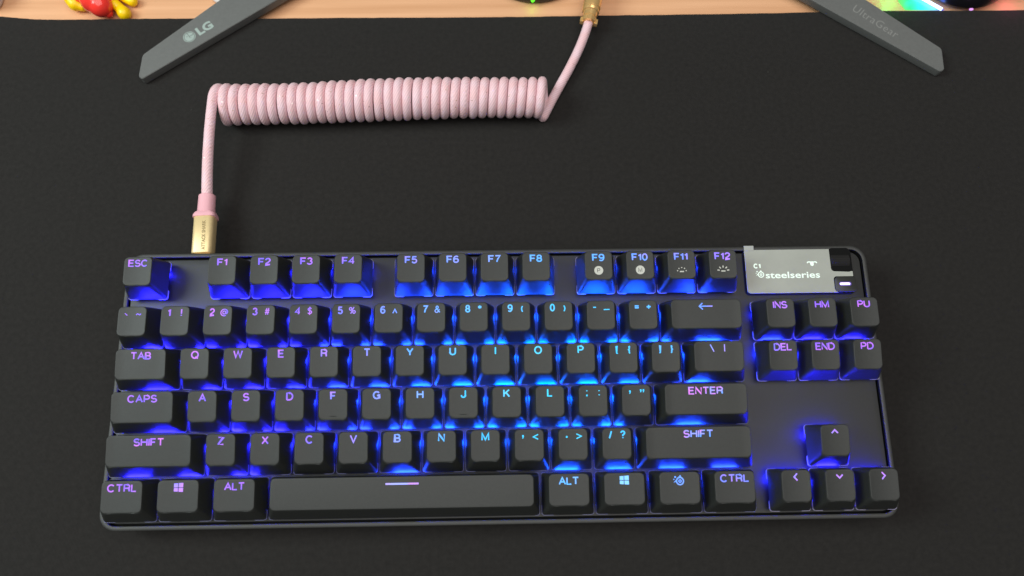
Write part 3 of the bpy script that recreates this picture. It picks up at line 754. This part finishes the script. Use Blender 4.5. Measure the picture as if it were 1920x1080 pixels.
# ------------------------------------------------------------------ monitor stand
st = empty('monitor_stand', at(1018, -420))
thing(st, 'grey V-shaped monitor stand base whose two printed legs reach onto the mat', 'monitor stand')
stl = st.location / MM
TOPZ = 5.6
def leg(px_pts, name, writing):
    """px_pts: outline of the top face, photograph pixels, extended beyond the frame"""
    P = [at(a, b, TOPZ) for a, b in px_pts]
    c = sum(P, Vector()) / len(P)
    area_ = sum(P[i].x * P[(i + 1) % len(P)].y - P[(i + 1) % len(P)].x * P[i].y for i in range(len(P)))
    if area_ < 0: P.reverse()
    # round the corners
    Q = []
    for i, p in enumerate(P):
        a, b = P[i - 1], P[(i + 1) % len(P)]
        r_ = min(1.6, .42 * (a - p).length, .42 * (b - p).length)
        u, w = (a - p).normalized() * r_, (b - p).normalized() * r_
        for t in (0, .25, .5, .75, 1): Q.append(p + u * (1 - t) ** 2 + w * t ** 2)
    m_ = MB(); n = len(Q)
    def inset(d, z):
        out = []
        for i in range(n):
            t = (Q[(i + 1) % n] - Q[i - 1]); t.z = 0; t.normalize(); nn = Vector((-t.y, t.x, 0))
            out.append(Vector((Q[i].x + nn.x * d, Q[i].y + nn.y * d, z)) - stl)
        return out
    m_.rings([inset(.8, .15), inset(.2, .5), inset(0, 1.2), inset(0, TOPZ - .35), inset(.3, TOPZ)])
    o = m_.build('leg', M['stand'], st, smooth=True, angle=R(35))
    o.data.polygons[len(o.data.polygons) - 1].use_smooth = False
    return o
def ext(a, b, y):   # extend line a-b (pixels) to photograph row y
    t = (y - a[1]) / (b[1] - a[1]); return (a[0] + (b[0] - a[0]) * t, y)
lA, lB = (267, 102.5), (407, 3)      # upper edge, left leg
lC, lD = (266, 148), (518, 0)        # lower edge
legL = leg([lA, (259.5, 143), lC, ext(lC, lD, -190), ext(lA, lB, -250)], 'leg', None)
rA, rB = (1766, 91), (1625, 0)
rC, rD = (1764, 134), (1523, 0)
legR = leg([rA, (1771, 130), rC, ext(rC, rD, -200), ext(rA, rB, -250)], 'leg', None)
hub = MB(); h0 = at(1040, -330, 0)
hub.rings([rrect(h0.x - 42 - stl.x, h0.y - 22 - stl.y, h0.x + 42 - stl.x, h0.y + 26 - stl.y, 8, .2), rrect(h0.x - 42 - stl.x, h0.y - 22 - stl.y, h0.x + 42 - stl.x, h0.y + 26 - stl.y, 8, 9)])
a1, a2 = at(*ext(lC, lD, -190)), at(*ext(lA, lB, -250)); b1, b2 = at(*ext(rC, rD, -200)), at(*ext(rA, rB, -250))
hub.rings([[Vector((q.x, q.y, z_)) - stl for q in (a1, a2, Vector((h0.x - 20, h0.y + 20, 0)), Vector((h0.x + 20, h0.y + 20, 0)), b2, b1, Vector((h0.x, h0.y - 40, 0)))] for z_ in (.4, 6.6)])
hub.build('hub', M['stand'], st)
def leg_writing(geo, o_px, x_px, up_px, parent, m__, size_w, name):
    """flat marks laid on the leg's top: origin pixel, pixel along the baseline, in-plane upright, width in mm"""
    z_ = TOPZ + .06
    o_ = at(*o_px, z_); ex = at(*x_px, z_) - o_
    ex.normalize(); ey = Vector((-ex.y, ex.x, 0))
    m_ = MB()
    for vs, fs in geo: m_.add([o_ + ex * p.x + ey * p.y - stl for p in vs], fs)
    return m_.build(name, m__, parent)
# round face mark and two letters, left leg
a0 = at(355, 69, TOPZ); a1_ = at(398, 43, TOPZ); dist = (a1_ - a0).length
g_ = text_geo('LG', 5.2, .32); wd = max(p.x for p in g_[0]) - min(p.x for p in g_[0])
b0 = at(366, 62, TOPZ); 
wtxt = (at(397, 43.5, TOPZ) - at(369.5, 60, TOPZ)).length
g_ = ([Vector((p.x * wtxt / wd, p.y, 0)) for p in g_[0]], g_[1])
cmid = (at(383, 52, TOPZ) - a0).length
geo = [shift(g_, cmid, -2.6), annulus(0, 0, 3.1, 3.5, 32),
       poly([(math.cos(R(a_)) * 2.75, math.sin(R(a_)) * 2.75) for a_ in range(100, 361, 12)] + [(2.75, -.0), (.3, 0), (-.0, .3), (-.1, 2.7)]),
       poly([(.25, .35)] + [(math.cos(R(a_)) * 2.75, math.sin(R(a_)) * 2.75) for a_ in range(8, 86, 11)])]
leg_writing(geo, (355, 69), (398, 43), None, legL, M['stand_print'], 0, 'logo')
face = [disc(-1.0, .9, .32, 10), strip([(.05, 1.2), (.05, -.9), (.8, -.9)], .26)]
z_ = TOPZ + .1; o_ = at(355, 69, z_); ex = (at(398, 43, z_) - o_).normalized(); ey = Vector((-ex.y, ex.x, 0)); m_ = MB()
for vs, fs in face: m_.add([o_ + ex * p.x + ey * p.y - stl for p in vs], fs)
m_.build('logo_face', M['stand'], legL)
# word on the right leg
p0, p1 = at(1597, 19, TOPZ), at(1679, 72, TOPZ)
g_ = text_geo('UltraGear', 5.3, -.02, 1, 1.08); wd = max(p.x for p in g_[0]) - min(p.x for p in g_[0])
s_ = (p1 - p0).length / wd
g_ = ([Vector(((p.x + wd / 2) * s_, p.y, 0)) for p in g_[0]], g_[1])
leg_writing([g_], (1597, 19), (1679, 72), None, legR, M['stand_print_dim'], 0, 'writing')

# ------------------------------------------------------------------ coiled cable
def tube_uv(name, pts, rad, mat_, parent, n=14):
    rs = tube_rings(pts, rad, n); v = [p for r_ in rs for p in r_]; f = []
    uvs = []; s = 0; S = [0]
    for i in range(1, len(pts)): s += (Vector(pts[i]) - Vector(pts[i - 1])).length; S.append(s)
    r0 = rad if not isinstance(rad, (list, tuple)) else rad[0]
    for i in range(len(rs) - 1):
        for j in range(n):
            k = (j + 1) % n
            f.append((i * n + j, i * n + k, (i + 1) * n + k, (i + 1) * n + j))
            c0, c1 = j / n * 2 * math.pi * r0, (j + 1) / n * 2 * math.pi * r0
            uvs += [(c0, S[i]), (c1, S[i]), (c1, S[i + 1]), (c0, S[i + 1])]
    f.append(tuple(range(n - 1, -1, -1))); f.append(tuple((len(rs) - 1) * n + j for j in range(n)))
    uvs += [(0, 0)] * (2 * n)
    o = link_mesh(name, v, f, mat_, parent, smooth=True)
    ul = o.data.uv_layers.new(name='UVMap')
    for i, q in enumerate(uvs): ul.data[i].uv = q
    return o
CR = 2.48          # cord radius
HR = 8.6           # helix radius of the cord's centre line
cl = at(411.5, 197, HR + CR); cr_ = at(1014, 183.5, HR + CR)
NT = 34
cb = empty('coiled_cable', (cl.x, cl.y, 0))
thing(cb, 'pink braided coiled cable with gold ends plugged into the back of the keyboard', 'cable')
cbl = cb.location / MM
ax = (cr_ - cl)
nseg = 28
PLUG_Z = 12.0
pA = at(388.5, 372, PLUG_Z)
def bow(t):
    return 1.5 * math.sin(math.pi * min(1, max(0, (t - .25) / .75))) - .5 * math.sin(math.pi * t)
hel = []
TOTAL = int(NT * nseg + nseg * .52)
wob = [random.uniform(-.28, .28) for _ in range(NT + 3)]
for i in range(TOTAL + 1):
    u = i / nseg; t = min(1, i / (NT * nseg))
    a = 2 * math.pi * u + math.pi / 2          # starts on top of the coil heading to the back
    k_ = int(u); fr_ = u - k_; wb_ = wob[k_] * (1 - fr_) + wob[k_ + 1] * fr_
    hr = HR + .14 * math.sin(u * 1.7) - .25 * math.sin(t * 9)
    shear = 2.0 * (1 - t) ** .8 * min(1, u * 1.2) + wb_ * 1.2
    c_ = cl + ax * (u / NT)
    hel.append(Vector((c_.x + shear * .5 * math.cos(a) + wb_ * .5, c_.y - hr * math.cos(a) + bow(t), HR + CR + .1 + hr * math.sin(a))))
ax1_ = (at(381.5, 470, PLUG_Z) - pA).normalized()
h0_ = hel[0]
lead = bez(pA, pA - ax1_ * 18 + Vector((0, 0, 3.5)), h0_ + Vector((-.4, -17, -.6)), h0_, 40)
path = lead[:-1] + hel
gC = at(1104, 40, 8.0); gD = (at(1112, 0, 8.0) - gC).normalized()
e = hel[-1]; tng = (hel[-1] - hel[-2]).normalized()
P1 = at(1020.5, 216.5, CR + .25)
dn = (at(1043, 168, CR + .3) - P1)
b1 = bez(e, e + tng * 6.0, P1 - dn * .16 + Vector((-1.2, -.3, 0)), P1, 14)
b2 = bez(P1, P1 + dn * 1.2, gC - gD * 20 + Vector((-2, -2, -4)), gC, 36)
path = path + b1[1:] + b2[1:]
rad = [CR + .3 * max(0, 1 - i / 46) if i < 46 else CR for i in range(len(path))]
for i in range(len(path)):
    if i > len(path) - 36: rad[i] = CR + .10
tube_uv('cord', [p - cbl for p in path], rad, M['cord'], cb)
# plug: boot, flared collar, housing
ax1 = (at(381.5, 470, PLUG_Z) - pA).normalized(); ax1.z = 0; ax1.normalize(); sd = Vector((-ax1.y, ax1.x, 0)); up = Vector((0, 0, 1))
def sect(s, hw, hh, r_, z0=0):
    c = pA + ax1 * s - cbl; ring = rrect(-hw, -hh, hw, hh, r_, 0, 5)
    return [c + sd * -p.x + up * (p.y + z0) for p in ring]
s1 = (at(384.5, 402, PLUG_Z) - pA).length; s2 = (at(382, 470, PLUG_Z) - pA).length
m_ = MB(); m_.rings([sect(-1.4, 3.9, 3.6, 3.5), sect(-1.6 + .5, 4.15, 3.85, 3.7), sect(s1 - .8, 4.3, 4.0, 3.8), sect(s1 - .2, 4.5, 4.1, 3.8)])
boot = m_.build('boot', M['pink'], cb, smooth=True, angle=R(35))
m_ = MB(); m_.rings([sect(s1 - 1.0, 4.6, 3.6, 3.4), sect(s1 - .3, 5.0, 4.0, 2.6), sect(s1 + 1.0, 5.55, 4.35, 2.2), sect(s1 + 2.4, 5.6, 4.4, 2.2), sect(s1 + 2.5, 5.1, 4.0, 2.2)])
m_.build('collar', M['pink'], cb, smooth=True, angle=R(40))
m_ = MB(); m_.rings([sect(s1 + 1.2, 4.8, 3.9, 2.4), sect(s1 + 1.6, 5.0, 4.15, 2.4), sect(s2 + 1.5, 5.0, 4.15, 2.4), sect(s2 + 2.2, 4.8, 3.9, 2.2)])
hs = m_.build('plug_housing', M['housing'], cb, smooth=True, angle=R(40))
g_ = text_geo('ATTACK SHARK', 1.75, .05); wd = max(p.x for p in g_[0]) - min(p.x for p in g_[0])
zt = PLUG_Z + 4.15 + .05
t0, t1 = at(380.5, 468, zt), at(382, 413, zt); ex = (t1 - t0).normalized(); ey = Vector((-ex.y, ex.x, 0)); L_ = (t1 - t0).length
m_ = MB(); m_.add([(t0 + ex * ((p.x + wd / 2) * L_ / wd) + ey * (p.y - .9)) - cbl for p in g_[0]], g_[1])
m_.build('plug_writing', M['housing_print'], hs)
m_ = MB(); m_.rings([sect(s2 + 2.0, 4.2, 1.25, 1.2), sect(s2 + 8.0, 4.2, 1.25, 1.2)]); m_.build('plug_tip', M['gold'], cb, smooth=True, angle=R(40))
# aviator connector at the far end
def lathe(o_, d_, prof, n=28, flutes=None):
    d_ = d_.normalized(); u = d_.orthogonal().normalized(); w = d_.cross(u); rs = []
    for s, r_ in prof:
        ring = []
        for j in range(n):
            a = 2 * math.pi * j / n; k = r_
            ring.append(o_ + d_ * s + (u * math.cos(a) + w * math.sin(a)) * k)
        rs.append(ring)
    return rs
gO = gC - cbl
gd = Vector((gD.x, gD.y, 0)).normalized()
m_ = MB(); m_.rings(lathe(gO, gd, [(-1.2, 2.9), (-1.0, 4.0), (1.2, 4.3), (1.6, 3.5), (2.4, 3.4), (2.8, 3.9), (5.6, 4.1), (6.0, 4.7), (7.2, 5.0), (7.8, 4.4), (8.6, 4.5), (9.2, 5.1), (18, 5.2), (18.6, 4.7), (22, 4.7), (22.5, 5.4), (31, 5.4), (31.5, 4.2), (36, 4.0), (36.3, 2.6)], 20))
conn = m_.build('aviator_connector', M['gold'], cb, smooth=True, angle=R(25))
m_ = MB()
for k in range(4):     # clamp fingers around the collar
    a = R(45 + 90 * k); u = gd.orthogonal().normalized(); w = gd.cross(u); n_ = u * math.cos(a) + w * math.sin(a); t_ = gd.cross(n_)
    m_.rings([[gO + gd * s + n_ * q + t_ * h for q, h in ((3.2, -1.3), (4.9, -1.1), (4.9, 1.1), (3.2, 1.3))] for s in (-1.8, 1.4)])
m_.build('clamp', M['gold'], conn)
tube_uv('cord', [p - cbl for p in bez(gC + gd * 36, gC + gd * 70, gC + gd * 90 + Vector((10, 30, -5)), gC + gd * 120 + Vector((40, 60, -5.5)), 20)], CR, M['cord'], cb)

# ------------------------------------------------------------------ small things on the wood
def blob(pts, rads, n=16, sub=8):
    """smooth closed body along a path"""
    P = [Vector(p) for p in pts]; cen = []; rr_ = []
    for i in range(len(P) - 1):
        for k in range(sub):
            t = k / sub; t = t; s_ = t * t * (3 - 2 * t)
            cen.append(P[i].lerp(P[i + 1], t)); rr_.append(rads[i] + (rads[i + 1] - rads[i]) * s_)
    cen.append(P[-1]); rr_.append(rads[-1])
    d0 = (cen[1] - cen[0]).normalized(); d1 = (cen[-1] - cen[-2]).normalized()
    pre = []; pr = []; post = []; por = []
    for k in range(6, 0, -1):
        a = R(90 * k / 6.2); pre.append(cen[0] - d0 * rr_[0] * math.sin(a)); pr.append(rr_[0] * math.cos(a))
    for k in range(1, 7):
        a = R(90 * k / 6.2); post.append(cen[-1] + d1 * rr_[-1] * math.sin(a)); por.append(rr_[-1] * math.cos(a))
    return tube_rings(pre + cen + post, pr + rr_ + por, n)
ZD = -MAT_T
ty_ = empty('toy_figure', at(190, 10, ZD))
thing(ty_, 'small glossy red toy figure with yellow hands and feet lying behind the mat', 'toy')
tl = ty_.location / MM
def tp(px, py, z): return at(px, py, z) - tl
m_ = MB()
m_.rings(blob([tp(168, -22, ZD + 10), tp(176, 0, ZD + 9), tp(188, 10, ZD + 8)], [7.0, 7.6, 6.6]))
m_.rings(blob([tp(188, -4, ZD + 12), tp(196, 14, ZD + 8), tp(203, 25, ZD + 4.4)], [2.6, 2.5, 2.6]))
m_.rings(blob([tp(168, -6, ZD + 10), tp(150, -3, ZD + 7), tp(140, 2, ZD + 5)], [3.0, 2.4, 2.2]))
m_.rings(blob([tp(186, -20, ZD + 9), tp(204, -6, ZD + 7), tp(214, 3, ZD + 5)], [3.4, 3.0, 2.8]))
m_.rings(blob([tp(190, -30, ZD + 9), tp(215, -18, ZD + 7), tp(230, -8, ZD + 5)], [3.4, 2.8, 2.4]))
m_.rings(blob([tp(165, -60, ZD + 10), tp(166, -40, ZD + 10)], [7.5, 6.5]))
m_.build('body', M['red'], ty_, smooth=True)
for pts_, rd in (([tp(134, -2, ZD + 5.4), tp(141, 8, ZD + 4.4), tp(155, 13, ZD + 3.4)], [4.0, 3.9, 2.6]),
                 ([tp(216, 8, ZD + 5), tp(224, 15, ZD + 4), tp(233, 25, ZD + 3.4)], [2.9, 3.0, 3.8]),
                 ([tp(229, -8, ZD + 5), tp(238, -2, ZD + 4), tp(248, 3, ZD + 3.2)], [2.8, 2.8, 2.9])):
    m_ = MB(); m_.rings(blob(pts_, rd)); m_.build('foot' if rd[0] < 3 else 'hand', M['yellow'], ty_, smooth=True)

# white rounded box at the far left
wb = at(8, 28, ZD)
m_ = MB(); ins = [(1.2, ZD), (.3, ZD + .6), (0, ZD + 2), (0, ZD + 16), (.5, ZD + 17.2), (1.8, ZD + 18)]
m_.rings([rrect(wb.x - 60 + i_, wb.y + 1 + i_, wb.x - 1.5 - i_, wb.y + 70 - i_, 7, z_) for i_, z_ in ins])
o = m_.build('white_box', M['white'], smooth=True, angle=R(50))
thing(o, 'off-white rounded box cut off by the left edge of the photo', 'box')
# white wire end beside the left stand leg
w0 = at(398, -14, ZD + 1.6)
m_ = MB(); m_.rings(blob([w0 + Vector((-2, 26, 0)), w0 + Vector((-2.5, 8, 0)), at(404, -2, ZD + 1.6), at(411, 3.2, ZD + 1.6)], [1.6, 1.6, 1.6, 1.5]))
o = m_.build('white_wire', M['white'], smooth=True)
thing(o, 'thin white wire end poking out behind the left stand leg', 'wire')

# round black base with green lamp
gl = at(1004, 9.5, ZD)
RB = 33.0
rb = empty('round_device', (gl.x, gl.y + RB, ZD)); thing(rb, 'round black device with a green lamp on its rim, at the top edge', 'device')
m_ = MB(); m_.rings([[Vector((r_ * math.cos(2 * math.pi * j / 64), r_ * math.sin(2 * math.pi * j / 64), z_)) for j in range(64)] for r_, z_ in ((RB - 2, .6), (RB - .4, 1.4), (RB, 3), (RB, 6), (RB - 1.5, 9), (RB - 6, 11.5), (RB - 14, 12.5))])
m_.build('body', M['blackgloss'], rb, smooth=True)
M['green'] = mat('green_lamp', (.05, .3, .02), emit=(0.10, 1.0, 0.02), es=1.6)
a = R(-93); dv = Vector((math.cos(a), math.sin(a), 0))
m_ = MB(); m_.rings(blob([dv * (RB - 1) + Vector((0, 0, 5.0)), dv * (RB + .6) + Vector((0, 0, 4.8))], [1.35, 1.1], 12, 3)); m_.build('lamp', M['green'], rb, smooth=True)
l = bpy.data.lights.new('green_led', 'POINT'); l.color = (.22, 1, .0); l.energy = .00028; l.shadow_soft_size = .001
lo = bpy.data.objects.new('green_led', l); COL.objects.link(lo); lo.parent = rb; lo.location = (dv * (RB + 3.0) + Vector((0, 0, 3.6))) * MM

# black rgb device at the right: rounded body, light strip under its left side
mcen = at(1822, -46, ZD)
ms = empty('lit_device', (mcen.x, mcen.y, ZD)); thing(ms, 'black rounded device glowing green, cyan and blue on the wood at top right', 'device')
ml = ms.location / MM
def mpp(px, py, z): q = at(px, py, z) - ml; return q
out_px = [(1768, 19), (1790, 24), (1822, 27), (1850, 19), (1872, 6), (1888, -14), (1894, -45), (1880, -90), (1840, -120), (1790, -118), (1740, -80), (1700, -30), (1727, -2)]
base_ = [mpp(a_, b_, ZD) for a_, b_ in out_px]; base_.reverse() if sum(base_[i].x * base_[(i+1) % len(base_)].y - base_[(i+1) % len(base_)].x * base_[i].y for i in range(len(base_))) < 0 else None
cB = sum(base_, Vector()) / len(base_)
def sc_ring(s_, z_): return [Vector((cB.x + (p.x - cB.x) * s_, cB.y + (p.y - cB.y) * s_, z_)) for p in base_]
m_ = MB(); m_.rings([sc_ring(.93, 3.2), sc_ring(.99, 3.6), sc_ring(1.0, 6), sc_ring(.97, 12), sc_ring(.86, 18), sc_ring(.6, 23), sc_ring(.25, 25)])
bd = m_.build('body', M['blackgloss'], ms, smooth=True)
sb_ = bd.modifiers.new('s', 'SUBSURF'); sb_.levels = 2; sb_.render_levels = 2
m_ = MB(); m_.rings([sc_ring(.80, 0), sc_ring(.80, 3.3)]); m_.build('base', M['rubber'], ms)
M['strip'] = mat('cyan_strip', (.3, .5, .6), emit=(.55, .85, 1.0), es=4.0)
s0, s1_ = mpp(1766, 17.5, ZD + 2.2), mpp(1690, -25, ZD + 2.2)
gm = bpy.data.materials.new('painted_rainbow_glow'); gm.use_nodes = True
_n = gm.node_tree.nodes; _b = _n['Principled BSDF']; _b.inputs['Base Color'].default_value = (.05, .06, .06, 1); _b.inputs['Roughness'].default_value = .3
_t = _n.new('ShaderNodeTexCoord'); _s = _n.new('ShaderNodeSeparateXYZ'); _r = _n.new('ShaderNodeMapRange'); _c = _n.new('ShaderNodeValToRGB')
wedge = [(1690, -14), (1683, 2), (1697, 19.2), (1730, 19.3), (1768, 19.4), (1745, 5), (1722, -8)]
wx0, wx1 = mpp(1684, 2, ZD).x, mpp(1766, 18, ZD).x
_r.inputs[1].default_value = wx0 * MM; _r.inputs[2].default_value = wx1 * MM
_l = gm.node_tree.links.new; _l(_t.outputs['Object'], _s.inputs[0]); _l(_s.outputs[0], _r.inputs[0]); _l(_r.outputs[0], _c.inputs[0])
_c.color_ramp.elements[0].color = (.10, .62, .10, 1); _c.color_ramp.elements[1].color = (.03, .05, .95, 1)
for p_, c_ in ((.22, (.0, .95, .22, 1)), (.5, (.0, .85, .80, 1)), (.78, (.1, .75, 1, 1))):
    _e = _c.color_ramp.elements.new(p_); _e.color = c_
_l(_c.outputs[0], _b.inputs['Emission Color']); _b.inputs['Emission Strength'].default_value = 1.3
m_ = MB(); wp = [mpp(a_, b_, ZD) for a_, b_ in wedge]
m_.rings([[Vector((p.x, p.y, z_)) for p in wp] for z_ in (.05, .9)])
m_.build('painted_glow', gm, ms)  # emissive wedge added for the coloured light the device throws on the wood
m_ = MB(); m_.rings(tube_rings([s0, s0.lerp(s1_, .5), s1_], .8, 8)); m_.build('light_strip', M['strip'], ms, smooth=True)
for px_, py_, z_, c_, e_ in ((1762, 12, 3.0, (.03, .08, 1), .002), (1738, 0, 3.5, (.0, .55, 1), .001), (1712, -6, 4.0, (0, 1, .8), .001), (1676, -6, 6, (0, 1, .2), .004), (1903, 0, 7, (1, .15, .45), .002)):
    l = bpy.data.lights.new('strip_led', 'POINT'); l.color = c_; l.energy = e_; l.shadow_soft_size = .002
    lo = bpy.data.objects.new('strip_led', l); COL.objects.link(lo); lo.parent = ms; lo.location = mpp(px_, py_, ZD + z_) * MM
M['lilac'] = mat('lilac_lamp_small', (.3, .1, .3), emit=(.75, .35, .9), es=1.0)
q = mpp(1821, 17.6, ZD + 9); m_ = MB(); m_.rings(blob([q + Vector((-.5, 0, 0)), q + Vector((.5, 0, 0))], [.65, .65], 10, 2)); m_.build('lamp', M['lilac'], ms, smooth=True)
